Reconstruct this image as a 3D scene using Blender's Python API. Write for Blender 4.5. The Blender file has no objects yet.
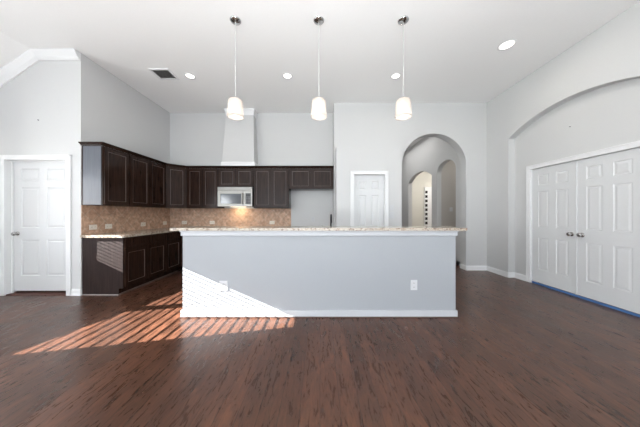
import bpy, bmesh, math, random
from mathutils import Vector, Matrix
from mathutils.geometry import tessellate_polygon
random.seed(7)
PI = math.pi
SC = bpy.context.scene
COL = SC.collection

# ------------------------------------------------------------------ camera
CAM_H = 1.235
cd = bpy.data.cameras.new('camera')
cam = bpy.data.objects.new('camera', cd); COL.objects.link(cam)
cam.location = (0, 0, CAM_H); cam.rotation_euler = (PI/2, 0, 0)
cd.sensor_width = 36; cd.lens = 222/640*36; cd.shift_y = 0.0008
cd.clip_start = .02
SC.camera = cam
# ------------------------------------------------------------------ view
SC.view_settings.view_transform = 'Standard'
SC.view_settings.look = 'None'
SC.view_settings.gamma = 1
SC.view_settings.use_curve_mapping = False
SC.view_settings.exposure = 0.42
# ------------------------------------------------------------------ world (plain bright day sky)
W = bpy.data.worlds.new('sky'); SC.world = W; W.use_nodes = True
wn = W.node_tree.nodes; wl = W.node_tree.links
bg = wn['Background']
tc = wn.new('ShaderNodeTexCoord'); sx = wn.new('ShaderNodeSeparateXYZ'); wr = wn.new('ShaderNodeValToRGB')
wl.new(tc.outputs['Generated'], sx.inputs[0]); wl.new(sx.outputs['Z'], wr.inputs[0]); wl.new(wr.outputs[0], bg.inputs[0])
wr.color_ramp.elements[0].color = (.80, .88, 1, 1); wr.color_ramp.elements[1].color = (.38, .58, 1, 1)
bg.inputs[1].default_value = 1.5
# ------------------------------------------------------------------ sun
SUN = Vector((.98, .197, -.431)).normalized()
sl = bpy.data.lights.new('sun', 'SUN'); sl.energy = 44; sl.angle = math.radians(.08); sl.color = (1, .975, .94)
so = bpy.data.objects.new('sun', sl); COL.objects.link(so)
so.rotation_euler = SUN.to_track_quat('-Z', 'Y').to_euler(); so.location = (-12, -2, 8)

def area(name, loc, rot, sx_, sy_, e, col):
    l = bpy.data.lights.new(name, 'AREA'); l.shape = 'RECTANGLE'; l.size = sx_; l.size_y = sy_; l.energy = e; l.color = col
    o = bpy.data.objects.new(name, l); COL.objects.link(o); o.location = loc; o.rotation_euler = rot
    return o
# added up-facing area light, unseen behind the camera, to brighten the ceiling
area('ceiling_fill', (-.4, -2.6, .3), (PI, 0, 0), 3.2, 2.2, 225, (.93, .97, 1))
area('blind_fill', (-4.86, 2.1, 1.5), (0, math.radians(-92), math.radians(-14)), 1.0, 1.3, 21, (.96, .98, 1))  # added fill light in front of the blinds, brightens the right wall
# added spot beside the camera, aimed up to brighten the ceiling in view
fl = bpy.data.lights.new('ceiling_fill_spot', 'SPOT'); fl.energy = 165; fl.spot_size = math.radians(100); fl.spot_blend = 1; fl.shadow_soft_size = .2; fl.color = (.96, .98, 1)
fo = bpy.data.objects.new('ceiling_fill_spot', fl); COL.objects.link(fo); fo.location = (0, -.2, 1.45); fo.rotation_euler = Vector((0, 1.3, 2.2)).to_track_quat('-Z', 'Y').to_euler()
# daylight through the three tall windows of the rear wall and the windows of the left wall
for k, x in enumerate((-3.1, -.6, 1.9)):
    area('window_light', (x, -3.93, 1.75), (math.radians(100), 0, 0), 1.9, 2.6, 27, (.88, .94, 1))
area('window_light', (-4.9, -1.6, 1.35), (0, -PI/2, math.radians(-12)), 1.5, 2.4, 190, (.93, .97, 1))
area('hall_fill', (5.0, 8.0, 3.4), (0, 0, 0), 1.2, 1.2, 50, (1, .97, .92))  # unseen area light added to brighten the room past the farther small arch
area('side_room_fill', (4.6, 5.7, 3.4), (0, 0, 0), .8, .8, 10, (1, .97, .92))  # unseen area light added to brighten the side room
area('hall_fill', (2.5, 7.4, 3.6), (0, 0, 0), 1.2, 2.4, 17, (1, .99, .97))  # unseen area light added to lighten the hall

# ------------------------------------------------------------------ materials
MATS = {}
def mat(name, color, rough=.6, metal=0, spec=.5, coat=0, emit=None, es=0):
    m = bpy.data.materials.new(name); m.use_nodes = True
    b = m.node_tree.nodes['Principled BSDF']
    b.inputs['Base Color'].default_value = (*color, 1); b.inputs['Roughness'].default_value = rough
    b.inputs['Metallic'].default_value = metal; b.inputs['Specular IOR Level'].default_value = spec
    b.inputs['Coat Weight'].default_value = coat
    if emit: b.inputs['Emission Color'].default_value = (*emit, 1); b.inputs['Emission Strength'].default_value = es
    MATS[name] = m; return m
def nodes(m): return m.node_tree.nodes, m.node_tree.links, m.node_tree.nodes['Principled BSDF']
def add_noise(m, c1, c2, scale, detail=4, vec_scale=(1, 1, 1), lo=.35, hi=.65, bump=0, bdist=.002):
    n, l, b = nodes(m)
    t = n.new('ShaderNodeTexCoord'); mp = n.new('ShaderNodeMapping'); mp.inputs['Scale'].default_value = vec_scale
    nz = n.new('ShaderNodeTexNoise'); nz.inputs['Scale'].default_value = scale; nz.inputs['Detail'].default_value = detail
    r = n.new('ShaderNodeValToRGB')
    r.color_ramp.elements[0].position = lo; r.color_ramp.elements[1].position = hi
    r.color_ramp.elements[0].color = (*c1, 1); r.color_ramp.elements[1].color = (*c2, 1)
    l.new(t.outputs['Object'], mp.inputs[0]); l.new(mp.outputs[0], nz.inputs['Vector']); l.new(nz.outputs['Fac'], r.inputs[0])
    l.new(r.outputs[0], b.inputs['Base Color'])
    if bump:
        bp = n.new('ShaderNodeBump'); bp.inputs['Strength'].default_value = bump; bp.inputs['Distance'].default_value = bdist
        l.new(nz.outputs['Fac'], bp.inputs['Height']); l.new(bp.outputs[0], b.inputs['Normal'])
    return r
def painted(name, c, rough, bump=.12):
    m = mat(name, c, rough)
    add_noise(m, tuple(v*.985 for v in c), c, 60, 3, bump=bump, bdist=.0015)
    return m
wallm = painted('wall_paint', (.61, .613, .613), .75)
ceilm = painted('ceiling_paint', (.93, .93, .925), .85, .2)
trimm = painted('trim_enamel', (.80, .805, .81), .35, .03)
doorm = painted('door_enamel', (.68, .688, .695), .38, .03)
islm = painted('island_paint', (.345, .363, .387), .6)
istrim = painted('island_trim', (.50, .515, .54), .4, .03)
taupem = painted('taupe_paint', (.50, .47, .44), .75)
creamm = painted('cream_paint', (.66, .64, .58), .75)
platem = mat('plate_plastic', (.60, .61, .625), .35)
ivorym = mat('ivory_plastic', (.80, .74, .66), .4)
slotm = mat('slot_dark', (.05, .05, .05), .6)
nickel = mat('satin_nickel', (.42, .41, .40), .22, 1)
chrome = mat('chrome', (.55, .55, .55), .15, 1)
darkmetal = mat('dark_metal', (.04, .04, .045), .35, 1)
steel = mat('stainless_steel', (.3, .295, .28), .36, .9)
add_noise(steel, (.27, .262, .245), (.34, .33, .31), 8, 3, (1, 1, 60))
blackg = mat('black_glass', (.09, .10, .115), .12, 0, .6)
blackp = mat('black_plastic', (.02, .02, .022), .35)
blue = mat('blue_tape', (.075, .17, .38), .55)
blindm = mat('blind_slat', (.8, .8, .78), .5)
lampm = mat('lamp_lens', (.9, .9, .9), .5, emit=(1, .93, .84), es=1.6)
bulbm = mat('bulb', (1, 1, 1), .5, emit=(1, .92, .82), es=6)
mwlamp = mat('task_lamp', (1, 1, 1), .5, emit=(1, .85, .65), es=2)
screenm = mat('sun_screen_wood', (.30, .22, .15), .8); add_noise(screenm, (.24, .17, .11), (.36, .27, .19), 6, 5, (8, 8, 1))
grassm = mat('lawn', (.12, .2, .06), .9); add_noise(grassm, (.08, .14, .04), (.18, .26, .08), 3, 6)
skyglass = mat('pane_dark', (.015, .015, .017), .15)

# dark espresso cabinet wood
def wood(name, c1, c2, rough, coat):
    m = mat(name, c1, rough, coat=coat, spec=.2); m.node_tree.nodes['Principled BSDF'].inputs['Coat Roughness'].default_value = .22
    add_noise(m, c1, c2, 5, 6, (9, 9, .7), .3, .7, .08, .001)
    return m
espresso = wood('espresso_wood', (.013, .0068, .005), (.036, .018, .0125), .22, .0)
endpan = wood('espresso_end_panel', (.018, .011, .010), (.034, .021, .019), .5, .05)
reflpan = wood('reflection_end_panel', (.095, .107, .13), (.115, .126, .15), .2, 1)  # pale bluish base colour stands in for the window's reflection
n, l, b = nodes(reflpan); b.inputs['Coat IOR'].default_value = 1.5; b.inputs['Coat Roughness'].default_value = .5
beadm = mat('bead_highlight', (.16, .115, .10), .3, coat=.5)  # highlight along the door edges is put into the bead colour

# granite
gran = mat('granite', (.5, .42, .33), .22, coat=.4)
n, l, b = nodes(gran)
t = n.new('ShaderNodeTexCoord'); v = n.new('ShaderNodeTexVoronoi'); v.inputs['Scale'].default_value = 120
nz = n.new('ShaderNodeTexNoise'); nz.inputs['Scale'].default_value = 26; nz.inputs['Detail'].default_value = 6
ad = n.new('ShaderNodeMath'); ad.operation = 'MULTIPLY_ADD'; ad.inputs[1].default_value = .35
r = n.new('ShaderNodeValToRGB'); e = r.color_ramp
e.elements[0].position = .40; e.elements[0].color = (.06, .035, .028, 1)
e.elements[1].position = .95; e.elements[1].color = (.44, .39, .32, 1)
for p, c in ((.50, (.22, .15, .11, 1)), (.60, (.36, .29, .225, 1)), (.75, (.50, .445, .375, 1))):
    q = e.elements.new(p); q.color = c
l.new(t.outputs['Object'], v.inputs['Vector']); l.new(t.outputs['Object'], nz.inputs['Vector'])
sep = n.new('ShaderNodeSeparateColor'); l.new(v.outputs['Color'], sep.inputs[0])
l.new(sep.outputs[0], ad.inputs[0]); l.new(nz.outputs['Fac'], ad.inputs[2]); l.new(ad.outputs[0], r.inputs[0]); l.new(r.outputs[0], b.inputs['Base Color'])

# tumbled stone tile set on the diagonal (object x / z)
tile = mat('stone_tile', (.4, .27, .19), .55)
n, l, b = nodes(tile)
t = n.new('ShaderNodeTexCoord'); s = n.new('ShaderNodeSeparateXYZ'); c = n.new('ShaderNodeCombineXYZ')
mp = n.new('ShaderNodeMapping'); mp.inputs['Rotation'].default_value = (0, 0, PI/4); mp.inputs['Location'].default_value = (.03, .05, 0)
br = n.new('ShaderNodeTexBrick'); br.offset = 0; br.inputs['Scale'].default_value = 1
br.inputs['Brick Width'].default_value = .15; br.inputs['Row Height'].default_value = .15; br.inputs['Mortar Size'].default_value = .004
br.inputs['Mortar Smooth'].default_value = .3
br.inputs['Color1'].default_value = (.60, .40, .285, 1); br.inputs['Color2'].default_value = (.50, .325, .225, 1); br.inputs['Mortar'].default_value = (.62, .50, .40, 1)
nz = n.new('ShaderNodeTexNoise'); nz.inputs['Scale'].default_value = 14; nz.inputs['Detail'].default_value = 8; nz.inputs['Roughness'].default_value = .65
r = n.new('ShaderNodeValToRGB'); r.color_ramp.elements[0].position = .35; r.color_ramp.elements[0].color = (.62, .58, .55, 1)
r.color_ramp.elements[1].position = .68; r.color_ramp.elements[1].color = (1.25, 1.25, 1.25, 1)
mx = n.new('ShaderNodeMix'); mx.data_type = 'RGBA'; mx.blend_type = 'MULTIPLY'; mx.inputs[0].default_value = 1
l.new(t.outputs['Object'], s.inputs[0]); l.new(s.outputs['X'], c.inputs['X']); l.new(s.outputs['Z'], c.inputs['Y'])
l.new(c.outputs[0], mp.inputs[0]); l.new(mp.outputs[0], br.inputs['Vector']); l.new(t.outputs['Object'], nz.inputs['Vector'])
l.new(nz.outputs['Fac'], r.inputs[0]); l.new(br.outputs['Color'], mx.inputs[6]); l.new(r.outputs[0], mx.inputs[7]); l.new(mx.outputs[2], b.inputs['Base Color'])

# hand scraped hardwood, planks running along Y
floorm = mat('hardwood_floor', (.08, .045, .033), .36, spec=.42)
n, l, b = nodes(floorm)
t = n.new('ShaderNodeTexCoord'); s = n.new('ShaderNodeSeparateXYZ'); c = n.new('ShaderNodeCombineXYZ')
l.new(t.outputs['Object'], s.inputs[0]); l.new(s.outputs['Y'], c.inputs['X']); l.new(s.outputs['X'], c.inputs['Y'])
br = n.new('ShaderNodeTexBrick'); br.offset = .37; br.offset_frequency = 2; br.inputs['Scale'].default_value = 1
br.inputs['Brick Width'].default_value = 1.15; br.inputs['Row Height'].default_value = .127; br.inputs['Mortar Size'].default_value = .0026
br.inputs['Mortar Smooth'].default_value = .2
br.inputs['Color1'].default_value = (1.18, 1.12, 1.08, 1); br.inputs['Color2'].default_value = (.74, .74, .75, 1); br.inputs['Mortar'].default_value = (.30, .28, .27, 1)
l.new(c.outputs[0], br.inputs['Vector'])
# plank id offset -> grain differs from plank to plank
mp = n.new('ShaderNodeMapping'); mp.inputs['Scale'].default_value = (34, 6.5, 1)
l.new(t.outputs['Object'], mp.inputs[0])
fl = n.new('ShaderNodeMath'); fl.operation = 'DIVIDE'; fl.inputs[1].default_value = .127; l.new(s.outputs['X'], fl.inputs[0])
f2 = n.new('ShaderNodeMath'); f2.operation = 'FLOOR'; l.new(fl.outputs[0], f2.inputs[0])
f3 = n.new('ShaderNodeMath'); f3.operation = 'MULTIPLY'; f3.inputs[1].default_value = 7.31; l.new(f2.outputs[0], f3.inputs[0])
cz = n.new('ShaderNodeCombineXYZ'); l.new(f3.outputs[0], cz.inputs['Z'])
va = n.new('ShaderNodeVectorMath'); va.operation = 'ADD'; l.new(mp.outputs[0], va.inputs[0]); l.new(cz.outputs[0], va.inputs[1])
nz = n.new('ShaderNodeTexNoise'); nz.inputs['Scale'].default_value = 1; nz.inputs['Detail'].default_value = 5; nz.inputs['Roughness'].default_value = .62; nz.inputs['Distortion'].default_value = 1.0
l.new(va.outputs[0], nz.inputs['Vector'])
r = n.new('ShaderNodeValToRGB'); e = r.color_ramp
e.elements[0].position = .20; e.elements[0].color = (.022, .010, .0065, 1)
e.elements[1].position = .88; e.elements[1].color = (.19, .080, .045, 1)
q = e.elements.new(.50); q.color = (.074, .034, .021, 1)
l.new(nz.outputs['Fac'], r.inputs[0])
mx = n.new('ShaderNodeMix'); mx.data_type = 'RGBA'; mx.blend_type = 'MULTIPLY'; mx.inputs[0].default_value = 1
l.new(r.outputs[0], mx.inputs[6]); l.new(br.outputs['Color'], mx.inputs[7]); l.new(mx.outputs[2], b.inputs['Base Color'])
bp = n.new('ShaderNodeBump'); bp.inputs['Strength'].default_value = .12; bp.inputs['Distance'].default_value = .002
l.new(nz.outputs['Fac'], bp.inputs['Height']); l.new(bp.outputs[0], b.inputs['Normal'])
mr = n.new('ShaderNodeMapRange'); mr.inputs[1].default_value = .3; mr.inputs[2].default_value = .7; mr.inputs[3].default_value = .25; mr.inputs[4].default_value = .33
l.new(nz.outputs['Fac'], mr.inputs[0]); l.new(mr.outputs[0], b.inputs['Roughness'])

# frosted pendant glass
glassm = bpy.data.materials.new('frosted_glass'); glassm.use_nodes = True
n = glassm.node_tree.nodes; l = glassm.node_tree.links; n.remove(n['Principled BSDF']); out = n['Material Output']
tr = n.new('ShaderNodeBsdfTranslucent'); tr.inputs[0].default_value = (.70, .66, .635, 1)
df = n.new('ShaderNodeBsdfDiffuse'); df.inputs[0].default_value = (.60, .57, .55, 1)
tp = n.new('ShaderNodeBsdfTransparent'); gl = n.new('ShaderNodeBsdfGlossy'); gl.inputs['Roughness'].default_value = .25
m1 = n.new('ShaderNodeMixShader'); m1.inputs[0].default_value = .45; l.new(tr.outputs[0], m1.inputs[1]); l.new(df.outputs[0], m1.inputs[2])
m2 = n.new('ShaderNodeMixShader'); m2.inputs[0].default_value = .18; l.new(m1.outputs[0], m2.inputs[1]); l.new(tp.outputs[0], m2.inputs[2])
m3 = n.new('ShaderNodeMixShader'); m3.inputs[0].default_value = .05; l.new(m2.outputs[0], m3.inputs[1]); l.new(gl.outputs[0], m3.inputs[2])
l.new(m3.outputs[0], out.inputs[0])
# clear window glass
winglass = bpy.data.materials.new('window_glass'); winglass.use_nodes = True
n = winglass.node_tree.nodes; l = winglass.node_tree.links; n.remove(n['Principled BSDF']); out = n['Material Output']
tp = n.new('ShaderNodeBsdfTransparent'); tp.inputs[0].default_value = (.96, .98, .97, 1); gl = n.new('ShaderNodeBsdfGlossy'); gl.inputs['Roughness'].default_value = .02
m1 = n.new('ShaderNodeMixShader'); m1.inputs[0].default_value = .06; l.new(tp.outputs[0], m1.inputs[1]); l.new(gl.outputs[0], m1.inputs[2]); l.new(m1.outputs[0], out.inputs[0])

# ------------------------------------------------------------------ mesh helpers
class MB:
    def __init__(s): s.bm = bmesh.new()
    def box(s, x0, x1, y0, y1, z0, z1, bev=0):
        t = bmesh.new()
        vs = [t.verts.new((x, y, z)) for x in (x0, x1) for y in (y0, y1) for z in (z0, z1)]
        for f in ((0, 1, 3, 2), (4, 6, 7, 5), (0, 4, 5, 1), (2, 3, 7, 6), (0, 2, 6, 4), (1, 5, 7, 3)): t.faces.new([vs[i] for i in f])
        if bev: bmesh.ops.bevel(t, geom=t.edges[:], offset=bev, segments=2, affect='EDGES', profile=.6)
        s.merge(t); return s
    def merge(s, t, M=None):
        me = bpy.data.meshes.new('t'); t.to_mesh(me); t.free()
        if M: me.transform(M)
        s.bm.from_mesh(me); bpy.data.meshes.remove(me)
    def prism(s, pts, axis, a, b):
        """pts 2D outline; axis 'x': (y,z), 'y': (x,z), 'z': (x,y); extruded from a to b"""
        def P(p, k): return {'x': (k, p[0], p[1]), 'y': (p[0], k, p[1]), 'z': (p[0], p[1], k)}[axis]
        t = bmesh.new(); A = [t.verts.new(P(p, a)) for p in pts]; B = [t.verts.new(P(p, b)) for p in pts]
        nn = len(pts)
        for i, j, k in tessellate_polygon([[Vector((p[0], p[1], 0)) for p in pts]]):
            t.faces.new((A[i], A[j], A[k])); t.faces.new((B[k], B[j], B[i]))
        for i in range(nn): t.faces.new((A[i], B[i], B[(i+1) % nn], A[(i+1) % nn]))
        bmesh.ops.recalc_face_normals(t, faces=t.faces[:])
        s.merge(t); return s
    def lathe(s, prof, seg=24, M=None, cap=False):
        t = bmesh.new(); R = []
        for r_, z in prof: R.append([t.verts.new((r_*math.cos(2*PI*i/seg), r_*math.sin(2*PI*i/seg), z)) for i in range(seg)])
        for a, b_ in zip(R, R[1:]):
            for i in range(seg): t.faces.new((a[i], a[(i+1) % seg], b_[(i+1) % seg], b_[i]))
        if cap: t.faces.new(R[0][::-1]); t.faces.new(R[-1])
        for f in t.faces: f.smooth = True
        bmesh.ops.recalc_face_normals(t, faces=t.faces[:])
        s.merge(t, M); return s
    def tube(s, pts, rad, seg=12):
        t = bmesh.new(); R = []; pts = [Vector(p) for p in pts]; up = None
        for i, p in enumerate(pts):
            d = (pts[min(i+1, len(pts)-1)] - pts[max(i-1, 0)]).normalized()
            a = d.orthogonal().normalized() if up is None else (up - d*up.dot(d)).normalized()
            up = a; b_ = d.cross(a)
            R.append([t.verts.new(p + rad*(a*math.cos(2*PI*k/seg) + b_*math.sin(2*PI*k/seg))) for k in range(seg)])
        for a, b_ in zip(R, R[1:]):
            for i in range(seg): t.faces.new((a[i], a[(i+1) % seg], b_[(i+1) % seg], b_[i]))
        t.faces.new(R[0][::-1]); t.faces.new(R[-1])
        for f in t.faces: f.smooth = len(f.verts) == 4
        bmesh.ops.recalc_face_normals(t, faces=t.faces[:]); s.merge(t); return s
    def panel_face(s, w, h, rects, d1, raise_=True, y=0, thick=.035, bead=.010):
        """door front in the xz plane at y (front faces -y) with sunk / raised panels, plus its sides and back"""
        t = bmesh.new()
        def Q(a, b_, c_, d_): t.faces.new([t.verts.new(p) for p in (a, b_, c_, d_)])
        xs = sorted({0, w, *[q for r_ in rects for q in (r_[0], r_[1])]}); zs = sorted({0, h, *[q for r_ in rects for q in (r_[2], r_[3])]})
        for i in range(len(xs)-1):
            for j in range(len(zs)-1):
                cx, cz_ = (xs[i]+xs[i+1])/2, (zs[j]+zs[j+1])/2
                if any(r_[0] < cx < r_[1] and r_[2] < cz_ < r_[3] for r_ in rects): continue
                Q((xs[i], y, zs[j]), (xs[i+1], y, zs[j]), (xs[i+1], y, zs[j+1]), (xs[i], y, zs[j+1]))
        for (a, b_, c_, d_) in rects:
            lv = [(0, 0), (bead, d1)]
            if raise_: lv += [(bead+.010, d1), (bead+.030, d1*.25)]
            def ring(k): i_, dy = lv[k]; return [(a+i_, y+dy, c_+i_), (b_-i_, y+dy, c_+i_), (b_-i_, y+dy, d_-i_), (a+i_, y+dy, d_-i_)]
            for k in range(len(lv)-1):
                r0, r1 = ring(k), ring(k+1)
                for q in range(4): Q(r0[q], r0[(q+1) % 4], r1[(q+1) % 4], r1[q])
            Q(*ring(len(lv)-1))
        yb = y+thick
        Q((0, yb, 0), (0, yb, h), (w, yb, h), (w, yb, 0)); Q((0, y, 0), (0, y, h), (0, yb, h), (0, yb, 0)); Q((w, y, 0), (w, yb, 0), (w, yb, h), (w, y, h))
        Q((0, y, h), (w, y, h), (w, yb, h), (0, yb, h)); Q((0, y, 0), (0, yb, 0), (w, yb, 0), (w, y, 0))
        bmesh.ops.remove_doubles(t, verts=t.verts[:], dist=1e-5); bmesh.ops.recalc_face_normals(t, faces=t.faces[:])
        s.merge(t); return s
    def shift(s, x=0, y=0, z=0): bmesh.ops.translate(s.bm, verts=s.bm.verts[:], vec=(x, y, z)); return s
    def build(s, name, m, parent=None, loc=(0, 0, 0), rz=0):
        me = bpy.data.meshes.new(name); s.bm.to_mesh(me); s.bm.free()
        o = bpy.data.objects.new(name, me); COL.objects.link(o); me.materials.append(m)
        o.location = loc; o.rotation_euler = (0, 0, rz)
        if parent: o.parent = parent
        return o
def thing(name, label, cat, loc=(0, 0, 0), rz=0, group=None):
    o = bpy.data.objects.new(name, None); COL.objects.link(o); o.location = loc; o.rotation_euler = (0, 0, rz)
    o.empty_display_size = .1
    return tag(o, label, cat, group)
def tag(o, label, cat, group=None):
    o['label'] = label; o['category'] = cat
    if group: o['group'] = group
    return o
def struct(o, label=None, cat=None):
    o['kind'] = 'structure'
    if label: o['label'] = label
    if cat: o['category'] = cat
    return o
def sempty(name, label, cat, loc, rz=0):
    o = bpy.data.objects.new(name, None); COL.objects.link(o); o.location = loc; o.rotation_euler = (0, 0, rz); o.empty_display_size = .1
    return struct(o, label, cat)

# ------------------------------------------------------------------ measures
ZC = 3.68                     # ceiling
XL = -3.63                    # kitchen left wall
YD = 3.37                     # wall with the left door
YB = 5.365                    # kitchen back wall
YA = 4.88                     # wall with the big arch
XR = 3.67                     # right wall

def arch_outline(u0, u1, ztop, openings, n_=28):
    """wall outline from u0 to u1 with arch notches (a, b, spring, apex, kind)"""
    pts = [(u0, 0)]
    for a, b_, zs, za in openings:
        c_ = (a+b_)/2; hw = (b_-a)/2; rise = za-zs
        pts += [(a, 0)]
        if rise < hw*.5:      # segmental
            R_ = (hw*hw+rise*rise)/(2*rise); th = math.asin(hw/R_)
            pts += [(c_+R_*math.sin(-th+2*th*i/n_), za-R_+R_*math.cos(-th+2*th*i/n_)) for i in range(n_+1)]
        else:
            pts += [(c_-hw*math.cos(PI*i/n_), zs+rise*math.sin(PI*i/n_)) for i in range(n_+1)]
        pts += [(b_, 0)]
    return pts + [(u1, 0), (u1, ztop), (u0, ztop)]

# ------------------------------------------------------------------ floor, ceiling, walls
struct(MB().box(-5.15, 6.3, -4.15, 9.9, -.12, 0).build('floor', floorm), 'dark brown hand-scraped hardwood plank floor', 'floor')
def cz_(x): return ZC if x >= -4.28 else ZC-(-4.28-x)*.68
struct(MB().prism([(-4.28, ZC), (6.3, ZC), (6.3, ZC+.14), (-4.28, ZC+.14), (-5.15, cz_(-5.15)+.16), (-5.15, cz_(-5.15))], 'y', -4.15, 9.9).build('ceiling', ceilm),
       'white ceiling, flat with one sloped side at the left', 'ceiling')
# left door wall
dm = MB()
dx0, dx1, dz = -4.785, -3.825, 2.07
dm.prism([(-5.0, 0), (dx0, 0), (dx0, dz), (dx1, dz), (dx1, 0), (XL, 0), (XL, ZC), (-4.28, ZC), (-5.0, cz_(-5.0))], 'y', YD, YD+.12)
struct(dm.build('wall_front', wallm), 'white wall holding the left six-panel door', 'wall')
struct(MB().box(XL-.12, XL, YD+.12, YB+.12, 0, ZC).build('wall_left', wallm), 'white wall behind the left run of kitchen cabinets', 'wall')
struct(MB().box(XL, .43, YB, YB+.12, 0, ZC).build('wall_back', wallm), 'white wall behind the range hood and upper cabinets', 'wall')
struct(MB().box(.31, .43, YA+.21, YB, 0, ZC).build('wall_recess', wallm), 'short white return wall beside the refrigerator recess', 'wall')
# small room behind the left door
struct(MB().box(-5.12, -5.0, YD, YB+.12, 0, 3.3).box(-5.0, XL-.12, YB, YB+.12, 0, ZC).build('wall_closet', wallm))
# arch wall
am = MB(); am.prism(arch_outline(.31, XR+.13, ZC, [(1.80, 3.215, 2.31, 3.005)], 40), 'y', YA, YA+.21)
struct(am.build('wall_arch', wallm), 'white wall with a tall round-headed arch into the hall', 'wall')
# pantry box
PY = 4.46; PX0, PX1, PZ = .33, 1.636, 2.60
pm = MB(); pm.prism([(PX0, 0), (.665, 0), (.665, 2.045), (1.315, 2.045), (1.315, 0), (PX1, 0), (PX1, PZ), (PX0, PZ)], 'y', PY, PY+.12)
pm.box(PX0, PX0+.1, PY+.12, YA, 0, PZ); pm.box(PX1-.1, PX1, PY+.12, YA, 0, PZ); pm.box(PX0+.1, PX1-.1, PY+.12, YA, PZ-.1, PZ)
struct(pm.build('wall_pantry', wallm), 'lower white pantry block projecting beside the arch', 'wall')
# right wall with the shallow arched recess
rm = MB(); rm.prism(arch_outline(-4.15, YA, ZC, [(2.30, 4.325, 2.70, 2.965)], 40), 'x', XR, XR+.13)
struct(rm.build('wall_right', wallm), 'white right wall with a wide shallow arched recess', 'wall')
DY0, DY1 = 2.60, 4.00
rb = MB(); rb.prism([(2.1, 0), (DY0-.02, 0), (DY0-.02, 2.05), (DY1+.02, 2.05), (DY1+.02, 0), (4.5, 0), (4.5, 3.2), (2.1, 3.2)], 'x', XR+.13, XR+.25)
struct(rb.build('wall_niche', wallm), 'white wall inside the arched recess around the double doors', 'wall')
struct(MB().box(4.4, 4.5, 2.1, 4.5, 0, 3.2).box(XR+.25, 4.4, 2.1, 2.2, 0, 3.2).box(XR+.25, 4.4, 4.4, 4.5, 0, 3.2).build('wall_wardrobe', wallm))
# left wall with two blind-covered windows (out of frame), and the rear wall
LX = -5.0
W1 = (1.455, 2.29); W2 = (2.41, 3.06); WZ = (1.0, 2.13)
lw = MB()
W0 = (-2.4, -.8)
for a, b_, z0, z1 in ((-4.15, W0[0], 0, 3.2), (*W0, 0, .4), (*W0, 2.8, 3.2), (W0[1], W1[0], 0, 3.2), (*W1, 0, WZ[0]), (*W1, WZ[1], 3.2), (W1[1], W2[0], 0, 3.2), (*W2, 0, WZ[0]), (*W2, WZ[1], 3.2), (W2[1], YD, 0, 3.2)):
    lw.box(LX-.14, LX, a, b_, z0, z1)
struct(lw.build('wall_window', wallm), 'white side wall with two blind-covered windows', 'wall')
bk = MB(); wx = [(-4.05, -2.15), (-1.55, .35), (.95, 2.85)]; px = -5.14
for a, b_ in wx:
    bk.box(px, a, -4.15, -4.0, 0, ZC); bk.box(a, b_, -4.15, -4.0, 0, .45); bk.box(a, b_, -4.15, -4.0, 3.05, ZC); px = b_
bk.box(px, XR+.13, -4.15, -4.0, 0, ZC)
struct(bk.build('wall_rear', wallm), 'white rear wall with three tall windows', 'wall')
wi = 1
def window(axis, a, b_, z0, z1, p, mid=True):
    global wi
    o = sempty('window_%d' % wi, None, None, (0, 0, 0)); wi += 1
    f = MB(); g = MB(); q = .05
    def bx(mb, u0, u1, v0, v1, d0, d1):
        if axis == 'y': mb.box(u0, u1, p+d0, p+d1, v0, v1)
        else: mb.box(p+d0, p+d1, u0, u1, v0, v1)
    bx(f, a, a+q, z0, z1, -.04, .02); bx(f, b_-q, b_, z0, z1, -.04, .02); bx(f, a+q, b_-q, z0, z0+q, -.04, .02); bx(f, a+q, b_-q, z1-q, z1, -.04, .02)
    if mid: bx(f, a+q, b_-q, (z0+z1)/2-.02, (z0+z1)/2+.02, -.035, .015)
    bx(g, a+q, b_-q, z0+q, z1-q, -.012, -.008)
    f.build('window_frame', trimm, o); g.build('pane', winglass, o)
for a, b_ in wx: window('y', a, b_, .45, 3.05, -4.08)
window('x', *W0, .4, 2.8, LX-.08)
# hall beyond the arch
HX = 3.32
struct(MB().prism(arch_outline(YA+.21, 9.3, ZC, [(5.43, 6.31, 2.36, 2.655), (6.60, 8.33, 2.39, 2.645)], 30), 'x', HX, HX+.13).build('wall_hall_right', wallm),
       'hall wall with two smaller arches, seen through the big arch', 'wall')
struct(MB().box(1.5, 1.62, YA+.21, 9.3, 0, ZC).build('wall_hall_left', wallm))
struct(MB().box(1.5, HX, 9.3, 9.42, 0, ZC).build('wall_hall_end', wallm), 'wall closing the far end of the hall', 'wall')
struct(MB().box(HX+.13, 6.2, 6.42, 6.54, 0, ZC).build('wall_side_room', taupem), 'taupe wall seen through the nearer small arch', 'wall')
struct(MB().box(HX, 6.2, 9.6, 9.72, 0, ZC).build('wall_far_room', creamm), 'cream wall seen through the farther small arch', 'wall')
struct(MB().box(6.2, 6.3, 5.0, 9.72, 0, ZC).box(XR+.13, 6.2, 5.0, 5.09, 0, ZC).box(HX, 3.45, 9.42, 9.6, 0, ZC).build('wall_far_right', creamm))

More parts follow.
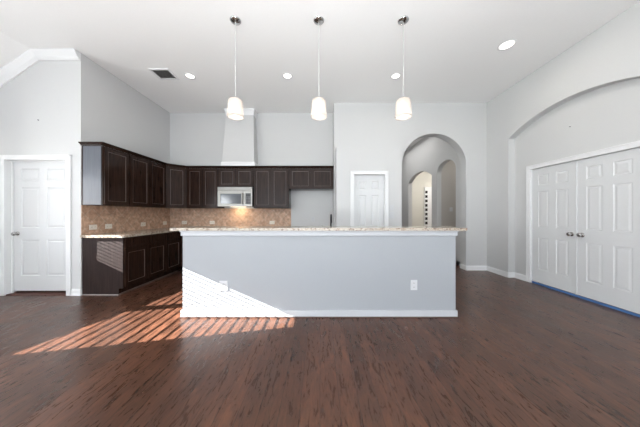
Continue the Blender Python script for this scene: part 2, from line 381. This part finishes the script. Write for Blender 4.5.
# ------------------------------------------------------------------ baseboards, crown, casings
def base_run(mb, pts, h=.10, t_=.014):
    """pts: corners along the wall face with the room on the right-hand side"""
    for (x0, y0), (x1, y1) in zip(pts, pts[1:]):
        d = Vector((x1-x0, y1-y0)); L = d.length; d.normalize(); nrm = Vector((d.y, -d.x))
        prof = [(0, 0), (t_+.010, 0), (t_+.010, .014), (t_, .02), (t_, h-.025), (t_*.6, h-.008), (t_*.45, h), (0, h)]
        t = bmesh.new(); e_ = .0 
        A = [t.verts.new((x0-d.x*e_+nrm.x*p, y0-d.y*e_+nrm.y*p, z)) for p, z in prof]; B = [t.verts.new((x1+d.x*e_+nrm.x*p, y1+d.y*e_+nrm.y*p, z)) for p, z in prof]
        t.faces.new(A); t.faces.new(B[::-1]); nn = len(prof)
        for i in range(nn): t.faces.new((A[i], B[i], B[(i+1) % nn], A[(i+1) % nn]))
        bmesh.ops.recalc_face_normals(t, faces=t.faces[:]); mb.merge(t)
    return mb
T = .024
struct(base_run(MB(), [(-5.0, YD), (-4.86, YD)]).build('baseboard_left', trimm))
struct(base_run(MB(), [(-3.765, YD), (XL, YD)]).box(XL, XL+T*.6, YD-T*.9, YD+.004, 0, .1).build('baseboard_front', trimm), 'white baseboard between the left door and cabinets', 'baseboard')
struct(base_run(MB(), [(3.215, YA), (XR, YA)]).box(3.215-.014, 3.215, YA-.014, YA+.21, 0, .1).build('baseboard_arch', trimm), 'white baseboard right of the big arch', 'baseboard')
struct(base_run(MB(), [(XR, YA), (XR, 4.325)]).box(XR-.014, XR+.13, 4.311, 4.325, 0, .1).build('baseboard_right', trimm), 'white baseboard along the right wall', 'baseboard')
struct(base_run(MB(), [(XR+.13, 4.325), (XR+.13, DY1+.075)]).build('baseboard_niche', trimm), 'short white baseboard beside the double doors', 'baseboard')
struct(base_run(MB(), [(HX, 5.09), (HX, 5.43)]).build('baseboard_hall', trimm), 'white baseboard just inside the arch', 'baseboard')
struct(base_run(MB(), [(1.636, YA), (1.80, YA)]).build('baseboard_pantry', trimm))
# crown on the door wall: flat part, then down the slope
cp = [(0, 0), (-.018, 0), (-.022, .012), (-.05, .035), (-.078, .075), (-.088, .09), (-.092, .115), (0, .115)]
cm = MB(); t = bmesh.new(); rows = []
for x, kx in ((XL, 0), (-4.28, .33), (-5.0, .33)):
    rows.append([])
    for p, z in cp:
        xx = x; drop = .115-z
        if x == -4.28: xx = x+drop*.33
        zz = cz_(x)-drop
        if x == -5.0: zz = cz_(x)-drop*1.2
        rows[-1].append(t.verts.new((xx, YD+p, zz-.001)))
for a, b_ in zip(rows, rows[1:]):
    for i in range(len(cp)): t.faces.new((a[i], b_[i], b_[(i+1) % len(cp)], a[(i+1) % len(cp)]))
t.faces.new(rows[0]); t.faces.new(rows[-1][::-1]); bmesh.ops.recalc_face_normals(t, faces=t.faces[:]); cm.merge(t)
struct(cm.build('trim_1', trimm), 'white crown moulding that bends down the sloped ceiling', 'moulding')

# ------------------------------------------------------------------ six-panel doors
def six_rects(w, h, st=.115, mu=.11):
    pw = (w-2*st-mu)/2; k = h/2.03; R_ = []
    for z0, z1 in ((.235, .80), (.985, 1.62), (1.725, 1.915)):
        for x0 in (st, st+pw+mu): R_.append((x0, x0+pw, z0*k, z1*k))
    return R_
def casing(w, h, cw=.07, yf=-.018, jd=.12):
    """jamb and casing around an opening 0..w, 0..h, wall face at y=0"""
    m = MB()
    for x0, x1 in ((-cw, 0), (w, w+cw)):
        m.box(x0, x1, yf, 0, 0, h+cw, .004)
        xo = x0 if x0 < 0 else x1-.018
        m.box(xo, xo+.018, yf-.006, yf, 0, h+cw, .003)
    m.box(0, w, yf, 0, h, h+cw, .004); m.box(0-cw, w+cw, yf-.006, yf, h+cw-.018, h+cw, .003)
    m.box(-.02+.005, 0, 0, jd, 0, h+.012); m.box(w, w+.015, 0, jd, 0, h+.012); m.box(0, w, 0, jd, h, h+.012)
    return m
def knob(parent, x, y, z, lever=0):
    M = Matrix.Translation((x, y, z)) @ Matrix.Rotation(PI/2, 4, 'X')
    k = MB().lathe([(.0, 0), (.031, 0), (.033, .004), (.030, .009), (.016, .011), (.011, .014), (.011, .028)], 20, M).build('knob_rose', nickel, parent)
    MB().lathe([(.010, .026), (.020, .030), (.027, .038), (.030, .048), (.027, .058), (.018, .064), (0.0001, .066)], 20, M).build('knob', nickel, parent)
    return k
# left door
d = sempty('door_1', 'closed white six-panel door on the left', 'door', (-4.77, YD, 0))
w = .93
lf = MB().panel_face(w-.006, 2.012, six_rects(w-.006, 2.012), .010, True); lf.shift(.003, .082, .042)
lf.build('door_leaf', doorm, d); casing(w, 2.058).build('door_frame', trimm, d)
MB().box(0, .014, .06, .08, 0, 2.058).box(w-.014, w, .06, .08, 0, 2.058).box(.014, w-.014, .06, .08, 2.044, 2.058).build('door_stop', trimm, d)
knob(d, .07, .082, .93)
MB().box(0, w, .0, .118, 0, .012).build('threshold', mat('threshold_wood', (.10, .04, .03), .4), d)
# pantry door
d = sempty('door_2', 'white pantry door behind the kitchen island', 'door', (.68, PY, 0))
w = .62
lf = MB().panel_face(w-.006, 2.012, six_rects(w-.006, 2.012, .105, .10), .010, True); lf.shift(.003, .06, .012)
lf.build('door_leaf', doorm, d); casing(w, 2.03).build('door_frame', trimm, d); knob(d, .56, .06, .93)
# double doors in the recess (front faces -X; local x runs towards the camera)
d = sempty('door_3', 'pair of white six-panel doors under the shallow arch', 'door', (XR+.13, DY1, 0), -PI/2)
w = DY1-DY0
for k in range(2):
    lw_ = w/2-.004; x0 = .002+k*(w/2+.002)
    lf = MB().panel_face(lw_, 1.992, six_rects(lw_, 1.992, .11, .11), .006, True); lf.shift(x0, .020, .038)
    lf.build('door_leaf', doorm, d)
MB().box(w/2-.017, w/2+.004, .010, .020, .038, 2.03, .002).build('astragal', doorm, d)
casing(w, 2.035).build('door_frame', trimm, d)
knob(d, w/2-.068, .020, .93); knob(d, w/2+.068, .020, .93)
tag(MB().box(0, w-.002, -.001, .001, 0, .032).build('painters_tape', blue, None, (XR+.148, DY1-.001, 0), -PI/2), 'blue painters tape strip along the foot of the double doors', 'tape')

# ------------------------------------------------------------------ cabinets
def cab_door(parent, x, z, w, h, name='door', st=.055):
    m = MB().panel_face(w, h, [(st, w-st, st, h-st)], .008, False, thick=.019, bead=.004); m.shift(x, -.019, z)
    o = m.build(name, espresso, parent)
    i = st; q = .0045; b_ = MB()
    for (a, c_, e_, f_) in ((i, w-i, i, i+q), (i, w-i, h-i-q, h-i), (i, i+q, i+q, h-i-q), (w-i-q, w-i, i+q, h-i-q)): b_.box(x+a, x+c_, -.0175, -.012, z+e_, z+f_)
    b_.build('bead', beadm, o)
    return o
def crown_part(parent, x0, x1, z, left=False, dep=.32):
    prof = [(0, 0), (-.012, 0), (-.020, .012), (-.040, .028), (-.052, .036), (-.052, .045), (0, .045)]
    m = MB().prism([(p, z+q) for p, q in prof], 'x', x0-(.052 if left else 0), x1)
    if left: m.prism([(x0+p, z+q) for p, q in prof], 'y', -.0, dep)
    return m.build('crown', espresso, parent)
UZ, UH, UD = 1.37, .905, .32
def upper(label, loc, rz, w, h=UH, doors=1, end=None, group='upper kitchen cabinets', name='upper_cabinet', dep=UD, zc=None):
    t_ = thing(name, label, 'cabinet', loc, rz, group)
    MB().box(.0005, w-.0005, 0, dep-.002, 0, h, .002).build('carcass', espresso, t_)
    g = .014; dw = (w-g*2-(doors-1)*.018)/doors
    for k in range(doors): cab_door(t_, g+k*(dw+.018), .012, dw, h-.03)
    crown_part(t_, 0, w, h, left=bool(end), dep=dep-.002)
    if end:
        MB().box(-.004, 0, .022, dep-.025, .008, h-.008).build('end_panel', reflpan, t_)['label'] = 'glossy end panel coloured pale to show the window reflection'
    return t_
cw_ = .4583
XF = XL+UD
for k, lab in enumerate(('upper cabinet nearest the viewer, with window reflection painted on its end panel', 'middle of the three upper cabinets on the left wall', 'upper cabinet just before the angled corner cabinet')):
    upper('dark espresso '+lab, (XF, 3.38+k*cw_, UZ), PI/2, cw_, end=(k == 0))
# angled corner cabinet
YU = YB-UD
t_ = thing('corner_cabinet', 'angled dark corner upper cabinet with reflected light on its door', 'cabinet', (XF, 4.755, UZ), PI/4, 'upper kitchen cabinets')
wd = math.hypot(-3.02-XF, YU-4.755)
def loc_(x, y):
    v = Matrix.Rotation(-PI/4, 2) @ Vector((x-XF, y-4.755)); return (v.x, v.y)
MB().prism([loc_(*p) for p in ((XF, 4.756), (-3.021, YU), (-3.021, YB-.002), (XL+.002, YB-.002), (XL+.002, 4.756))], 'z', 0, UH).build('carcass', espresso, t_)
cab_door(t_, .03, .012, wd-.06, UH-.03)
crown_part(t_, -.015, wd+.015, UH)
B = [(-3.02, -2.305), (-2.305, -1.51), (-1.51, -.70), (-.70, .308)]
upper('dark two-door upper cabinet left of the microwave', (B[0][0], YU, UZ), 0, B[0][1]-B[0][0], doors=2)
upper('short dark cabinet above the microwave', (B[1][0], YU, 1.845), 0, B[1][1]-B[1][0], UH+UZ-1.845, 2)
upper('dark two-door upper cabinet right of the microwave', (B[2][0], YU, UZ), 0, B[2][1]-B[2][0], doors=2)
upper('short wide dark cabinet over the empty refrigerator recess', (B[3][0], YU, 1.80), 0, B[3][1]-B[3][0], UH+UZ-1.80, 2)
# base cabinets
XBF = -3.0; BH = .876
def basecab(label, loc, rz, w, dep=.628, end=False, group='base kitchen cabinets'):
    t_ = thing('base_cabinet', label, 'cabinet', loc, rz, group)
    MB().box(.0005, w-.0005, 0, dep-.002, .105, BH, .002).box(.004 if not end else .0005, w-.0005, .065, dep-.002, 0, .105).build('carcass', espresso, t_)
    g = .016
    dr = MB().panel_face(w-2*g, .15, [(.022, w-2*g-.022, .022, .128)], .003, False, thick=.019, bead=.003); dr.shift(g, -.019, BH-.02-.15)
    dr.build('drawer', espresso, t_)
    cab_door(t_, g, .125, w-2*g, BH-.02-.15-.02-.125, st=.05)
    MB().box(.0, w, .052, .064, 0, .022).build('toe_trim', beadm, t_)
    if end:
        MB().box(-.006, 0, .003, dep-.004, .1, BH).box(-.006, 0, .066, dep-.004, 0, .1).build('end_panel', endpan, t_)
        MB().box(-.014, -.006, .066, dep-.004, 0, .012).build('end_shoe', mat('grey_shoe', (.35, .32, .31), .4), t_)
    return t_
for k, lab in enumerate(('dark base cabinet at the open end of the left counter, sun striped', 'middle dark base cabinet under the left counter', 'dark base cabinet deepest along the left counter')):
    basecab(lab, (XBF, 3.388+k*.457, 0), PI/2, .457, end=(k == 0))
t_ = thing('corner_base_cabinet', 'dark corner base cabinet beside the deepest left unit', 'cabinet', (XBF, 4.76, 0), 0, 'base kitchen cabinets')
MB().box(-.628, 0, 0, .603, .105, BH, .002).box(-.628, -.065, 0, .603, 0, .105).build('carcass', espresso, t_)
for x0, w_ in ((-2.99, .68), (-2.305, .795), (-1.505, .80)):  # shallow units
    basecab('dark base cabinet on the back wall, mostly hidden behind the island', (x0, 4.766, 0), 0, w_-.004, dep=.598, group='base cabinets on the back wall')
# worktop (L shape) with rounded outer corner
z0, z1 = BH, .914
wm = MB().prism([(XL+.001, 3.355), (XBF+.01, 3.355), (XBF+.036, 3.38), (XBF+.036, 4.70), (-.70, 4.70), (-.70, YB-.001), (XL+.001, YB-.001)], 'z', z0, z1)
tag(wm.build('worktop', gran), 'beige granite worktop running along the left and back walls', 'worktop')
# backsplash
tag(MB().box(.0, YB-3.372, 0, .008, 0, UZ-.915).build('backsplash', tile, None, (XL+.009, 3.372, .9145), PI/2), 'tan diagonal stone tile backsplash on the left wall', 'backsplash', 'tile backsplashes')
tag(MB().box(0, -.70-XL-.01, 0, .008, 0, UZ-.915).build('backsplash', tile, None, (XL+.01, YB-.009, .9145)), 'tan diagonal stone tile backsplash on the back wall', 'backsplash', 'tile backsplashes')

# microwave
t_ = thing('microwave', 'stainless steel microwave mounted under the short cabinet', 'microwave', (-2.292, YU-.075, 1.405))
mw, mh = .772, .435
MB().box(0, mw, .03, .38, 0, mh, .004).build('body', steel, t_)
MB().box(0, mw, -.006, .03, mh-.085, mh, .006).build('vent_grille', steel, t_)
sgm = mat('slot_grey', (.25, .25, .25), .5)
for k in range(4): MB().box(.03, mw-.03, -.0075, -.005, mh-.07+k*.016, mh-.066+k*.016).build('vent_slot', sgm, t_)
dr = MB().panel_face(.59, mh-.09, [(.055, .53, .05, mh-.09-.055)], .004, False, thick=.03, bead=.004); dr.shift(0, 0, .002)
o = dr.build('door', steel, t_)
MB().box(.062, .523, .0005, .0035, .06, mh-.09-.063).build('window_glass', blackg, o)
h_ = MB().tube([(.565, -.002, .05), (.565, -.035, .065), (.565, -.038, .17), (.565, -.035, .28), (.565, -.002, .295)], .010); h_.build('handle', steel, o)
o = MB().box(.592, mw, 0, .03, .002, mh-.088, .003).build('control_panel', steel, t_)
MB().box(.625, mw-.03, -.002, .001, .05, mh-.14).build('keypad', blackp, o)
bgm = mat('button_grey', (.16, .16, .17), .4)
for i in range(3):
    for j in range(5): MB().box(.637+i*.036, .663+i*.036, -.0035, -.0018, .065+j*.034, .085+j*.034).build('button', bgm, o)
MB().box(.2, .56, .2, .28, -.004, .002).build('task_lamp', mwlamp, t_)
la = bpy.data.lights.new('task_light', 'AREA'); la.size = .25; la.energy = 2.2; la.color = (1, .78, .5)
lo = bpy.data.objects.new('task_light', la); COL.objects.link(lo); lo.parent = t_; lo.location = (.38, .25, -.01); lo.rotation_euler = (math.radians(25), 0, 0)

# range hood chimney
t_ = thing('range_hood', 'white tapered range hood cover above the microwave', 'range hood', (-1.865, YB-.001, UZ+UH+.045))
H = ZC-(UZ+UH+.045)-.001
def frust(mb, w0, d0, w1, d1, za, zb):
    t = bmesh.new()
    A = [t.verts.new(p) for p in ((-w0, -d0, za), (w0, -d0, za), (w0, 0, za), (-w0, 0, za))]; Bv = [t.verts.new(p) for p in ((-w1, -d1, zb), (w1, -d1, zb), (w1, 0, zb), (-w1, 0, zb))]
    t.faces.new(A[::-1]); t.faces.new(Bv)
    for i in range(4): t.faces.new((A[i], A[(i+1) % 4], Bv[(i+1) % 4], Bv[i]))
    mb.merge(t); return mb
frust(MB(), .365, .31, .318, .20, .1, H-.13).build('hood_body', wallm, t_)
frust(frust(MB(), .385, .33, .385, .33, 0, .085), .385, .33, .368, .313, .085, .105).build('base_trim', trimm, t_)
frust(frust(MB(), .322, .204, .345, .227, H-.14, H-.05), .350, .232, .350, .232, H-.05, H).build('crown_trim', trimm, t_)

# ------------------------------------------------------------------ island
IX0, IX1, IY = -1.645, 1.625, 2.66
t_ = thing('kitchen_island', 'long pale grey kitchen island with raised speckled granite bar top', 'island', (0, IY, 0))
MB().box(IX0, IX1, 0, .16, 0, 1.038).build('body', islm, t_)
MB().box(IX0-.016, IX1+.016, -.016, .176, .975, 1.038, .004).box(IX0-.024, IX1+.024, -.024, .184, 1.022, 1.038, .003).build('top_trim', istrim, t_)
bm_ = MB()
for a, b_, c_, e_ in ((IX0-.016, IX1+.016, -.016, 0), (IX0-.016, IX0, 0, .16), (IX1, IX1+.016, 0, .16)): bm_.box(a, b_, c_, e_, .0, .085, .003)
bm_.build('baseboard', istrim, t_)
MB().box(IX0-.022, IX1+.022, -.026, -.016, 0, .014, .003).build('shoe_moulding', mat('brown_shoe', (.09, .055, .045), .4), t_)
ct = MB(); cx0, cx1, cy0, cy1, rr = -1.80, 1.76, -.045, .40, .05
pts = []
for (cx, cy, a0) in ((cx1-rr, cy0+rr, -PI/2), (cx1-rr, cy1-rr, 0), (cx0+rr, cy1-rr, PI/2), (cx0+rr, cy0+rr, PI)):
    pts += [(cx+rr*math.cos(a0+PI/2*i/6), cy+rr*math.sin(a0+PI/2*i/6)) for i in range(7)]
ct.prism(pts, 'z', 1.038, 1.07); ct.build('bar_top', gran, t_)
MB().box(IX0, IX1, .16, .76, 0, .876).build('sink_cabinet', espresso, t_)
lt = MB()
for a, b_, c_, e_ in ((IX0-.02, -.32, .16, .80), (.36, IX1+.02, .16, .80), (-.32, .36, .16, .27), (-.32, .36, .66, .80)): lt.box(a, b_, c_, e_, .876, .914)
lt.build('lower_top', gran, t_)
MB().box(-.34, .38, .25, .68, .70, .712).box(-.34, -.33, .25, .68, .712, .905).box(.37, .38, .25, .68, .712, .905).box(-.33, .37, .25, .26, .712, .905).box(-.33, .37, .67, .68, .712, .905).build('sink', steel, t_)
# faucet
FY = IY+.72
t_ = thing('faucet', 'slim chrome faucet rising behind the bar top', 'faucet', (.165, FY, .914))
MB().lathe([(.026, 0), (.026, .008), (.015, .02), (.012, .05)], 20, cap=True).build('base', chrome, t_)
p = [(0, 0, .03), (0, 0, .24)] + [(0, -.07+.07*math.cos(a), .24+.07*math.sin(a)) for a in [PI*i/10 for i in range(1, 11)]] + [(0, -.14, .19)]
MB().tube(p, .0115).build('spout', darkmetal, t_)
MB().tube([(.012, 0, .06), (.06, 0, .075)], .006).build('handle', chrome, t_)
t_ = tag(MB().lathe([(.018, 0), (.018, .01), (.012, .018), (.012, .07), (.017, .08), (.019, .10), (.012, .115), (.0001, .118)], 16).build('side_sprayer', darkmetal, None, (.245, FY, .914)), 'small dark side sprayer right of the faucet', 'sprayer')
t_ = thing('soap_dispenser', 'small metal soap dispenser left of the faucet', 'soap dispenser', (.035, FY, .914))
MB().lathe([(.017, 0), (.017, .01), (.009, .016), (.009, .12)], 16, cap=True).build('base', chrome, t_)
MB().tube([(0, 0, .12), (0, 0, .145), (0, -.06, .145)], .007).build('spout', chrome, t_)

# ------------------------------------------------------------------ outlets and switches
def outlet(label, x, y, z, rz=0, w=.075, h=.12, m=platem, group=None, cat='outlet', kind='outlet'):
    t_ = thing('wall_outlet' if kind == 'outlet' else 'light_switch', label, cat, (x, y, z), rz, group)
    MB().box(-w/2, w/2, -.006, 0, -h/2, h/2, .002).build('plate', m, t_)
    s_ = MB()
    if kind == 'switch':
        k = max(1, round(w/.06)-0)
        for i in range(k):
            cx = -w/2+w*(i+.5)/k; MB().box(cx-.008, cx+.008, -.011, -.005, -.018, .018, .002).build('toggle', m, t_)
    else:
        hor = w > h
        for q in (-1, 1):
            cx, cz = (q*w*.22, 0) if hor else (0, q*h*.2)
            o = MB().box(cx-.015, cx+.015, -.0075, -.005, cz-.014, cz+.014, .002).build('socket', m, t_)
            for dx in (-.0065, .0065): MB().box(cx+dx-.0015, cx+dx+.0015, -.0085, -.007, cz-.006, cz+.006).build('slot', slotm, o)
    return t_
outlet('white outlet on the island front crossed by the sun edge', -1.155, IY, .375, w=.10)
outlet('white outlet on the shaded right part of island front', 1.125, IY, .385, w=.078)
gp = 'outlets along the tile backsplash'
for y, lab, w_ in ((3.54, 'ivory outlet on left backsplash nearest the viewer', .12), (3.80, 'ivory outlet second from the open end of left backsplash', .12), (4.545, 'ivory outlet third along the left backsplash', .12), (5.18, 'ivory outlet on left backsplash close to the corner', .12)):
    outlet(lab, XL+.009+.001, y, 1.025, PI/2, w_, .08, ivorym, gp)
for x, lab in ((-3.27, 'ivory outlet on back backsplash under the corner cabinet'), (-2.60, 'ivory outlet on back backsplash left of the microwave'), (-1.155, 'ivory outlet on back backsplash right of the microwave')):
    outlet(lab, x, YB-.010, 1.03, 0, .12, .08, ivorym, gp)
outlet('white outlet on the bare wall of the refrigerator recess', -.17, YB, 1.11, 0, .075, .12, platem)
outlet('white switch plate upper of two beside the pantry door', 1.432, PY, 1.36, 0, .10, .115, platem, None, 'switch', 'switch')
outlet('white switch plate lower of two beside the pantry door', 1.432, PY, 1.215, 0, .10, .13, platem, None, 'switch', 'switch')
outlet('white light switch on taupe wall through the small arch', 3.79, 6.42, 1.37, 0, .09, .12, platem, None, 'switch', 'switch')
for lab, loc, rz in (('tiny dark nail in the wall high above the double doors', (XR+.13, 3.37, 2.56), -PI/2), ('tiny dark nail in the white wall above left door', (-4.27, YD, 2.66), 0)):
    tag(MB().lathe([(.006, 0), (.006, .012), (.0001, .013)], 8, Matrix.Rotation(PI/2, 4, 'X')).build('nail', darkmetal, None, loc, rz), lab, 'nail')

# ------------------------------------------------------------------ glazed door far beyond the arches
t_ = sempty('door_4', 'narrow white glazed door with a column of dark square panes', 'door', (4.50, 9.6, 0))
MB().box(0, .95, -.05, 0, 0, 2.40, .003).build('door_leaf', trimm, t_)
for k in range(11):
    for q in range(3): MB().box(.025+q*.30, .125+q*.30+(.1 if q else 0), -.056, -.05, .22+k*.19, .335+k*.19).build('pane', skyglass, t_)

# ------------------------------------------------------------------ ceiling fittings
t_ = thing('ceiling_vent', 'white slotted air vent in the kitchen ceiling', 'vent', (-2.72, 3.88, ZC))
vf = MB()
for a, b_, c_, e_ in ((-.17, .17, -.15, -.12), (-.17, .17, .12, .15), (-.17, -.14, -.12, .12), (.14, .17, -.12, .12)): vf.box(a, b_, c_, e_, -.012, 0, .002)
vf.build('frame', trimm, t_)
MB().box(-.14, .14, -.12, .12, -.001, 0).build('backing', slotm, t_)
sm = MB()
for k in range(9):
    y = -.105+k*.026; t = bmesh.new()
    vs = [t.verts.new(p) for p in ((-.14, y-.009, -.011), (.14, y-.009, -.011), (.14, y+.009, -.005), (-.14, y+.009, -.005))]; t.faces.new(vs)
    bmesh.ops.solidify(t, geom=t.faces[:], thickness=.0015); sm.merge(t)
sm.build('louvre', mat('vent_grey', (.62, .62, .61), .5), t_)

def recessed(x, y, label, r0=.072, e=2):
    t_ = thing('recessed_light', label, 'ceiling light', (x, y, ZC), 0, 'recessed ceiling lights')
    MB().lathe([(r0+.02, 0), (r0+.018, -.006), (r0, -.008), (r0-.004, -.002), (r0-.004, 0)], 32).build('trim_ring', trimm, t_)
    MB().lathe([(.0001, -.004), (r0*.6, -.004), (r0-.004, -.0015)], 32).build('lens', lampm, t_)
    la = bpy.data.lights.new('recessed_lamp', 'AREA'); la.shape = 'DISK'; la.size = r0*1.6; la.energy = e; la.color = (1, .92, .82)
    lo = bpy.data.objects.new('recessed_lamp', la); COL.objects.link(lo); lo.parent = t_; lo.location = (0, 0, -.012)
recessed(-2.30, 3.93, 'small recessed light beside the ceiling vent')
recessed(-.575, 3.93, 'small recessed light between left and middle pendants')
recessed(1.34, 3.93, 'small recessed light just left of the right pendant')
recessed(2.70, 3.21, 'recessed light alone on the ceiling toward the right wall', .09, 5)

stemm = mat('brushed_stem', (.62, .62, .60), .5, .3)
def pendant(x, label):
    y = 2.80; t_ = thing('pendant_light', label, 'pendant light', (x, y, ZC), 0, 'pendant lights over the island')
    MB().lathe([(.0001, 0), (.066, 0), (.068, -.006), (.060, -.016), (.030, -.024), (.012, -.028), (.0001, -.028)], 28).build('canopy', chrome, t_)
    MB().lathe([(.0045, -.026), (.0045, -.96)], 10).build('stem', stemm, t_)
    MB().lathe([(.0045, -.965), (.018, -.975), (.022, -1.0), (.018, -1.028), (.0001, -1.028)], 18).build('socket', nickel, t_)
    MB().lathe([(.0001, -1.0), (.045, -1.0), (.070, -1.005), (.083, -1.016), (.088, -1.035), (.090, -1.08), (.093, -1.13), (.096, -1.175), (.103, -1.205), (.101, -1.221), (.093, -1.228),
                (.089, -1.221), (.094, -1.20), (.089, -1.13), (.086, -1.08), (.083, -1.038), (.078, -1.022), (.066, -1.011), (.040, -1.006)], 32).build('shade', glassm, t_)
    MB().lathe([(.0001, -1.025), (.012, -1.03), (.018, -1.06), (.024, -1.085), (.024, -1.11), (.016, -1.13), (.0001, -1.135)], 18).build('bulb', bulbm, t_)
    la = bpy.data.lights.new('pendant_lamp', 'POINT'); la.energy = .9; la.shadow_soft_size = .04; la.color = (1, .93, .84)
    lo = bpy.data.objects.new('pendant_lamp', la); COL.objects.link(lo); lo.parent = t_; lo.location = (0, 0, -1.17)
pendant(-1.066, 'frosted glass pendant light hanging leftmost over the island')
pendant(-.015, 'frosted glass pendant light hanging over the island centre')
pendant(1.050, 'frosted glass pendant light hanging rightmost, near the arch')

# ------------------------------------------------------------------ blinds and an added unseen board screen (they shape the sun patch)
for (a, b_), lab in ((W1, 'white slatted blind in the nearer side window'), (W2, 'white slatted blind in the farther side window')):
    t_ = thing('window_blind', lab, 'blind', (LX-.07, (a+b_)/2, WZ[0]), 0, 'blinds in the side windows')
    hw = (b_-a)/2-.006; m = MB(); ph = math.radians(8.5); n_ = 21
    for k in range(n_):
        z = .035+k*.0515; dx = .025*math.cos(ph); dz = .025*math.sin(ph); t = bmesh.new()
        vs = [t.verts.new(p) for p in ((-dx, -hw, z+dz), (dx, -hw, z-dz), (dx, hw, z-dz), (-dx, hw, z+dz))]; t.faces.new(vs)
        bmesh.ops.solidify(t, geom=t.faces[:], thickness=.002); m.merge(t)
    m.build('slat', blindm, t_)
    MB().box(-.03, .03, -hw, hw, 1.12, 1.14).build('head_rail', blindm, t_); MB().box(-.022, .022, -hw, hw, .0, .012).build('bottom_rail', blindm, t_)
fd = Vector((.31, 1, 0)).normalized(); fa = math.atan2(fd.y, fd.x)
f_ = MB()
for k in range(60): f_.box(-5+k*.15, -5+k*.15+.145, 0, .02, -.1, 2.155)
f_.box(-5, 4, .02, .06, .3, .39).box(-5, 4, .02, .06, 1.7, 1.79)
tag(f_.build('sun_screen', screenm, None, (-7.51, 1.295, 0), fa), 'unseen brown board screen added outside to cut the low sun', 'sun screen')
struct(MB().box(-30, -5.16, -20, 20, -.2, -.1).build('ground', grassm))
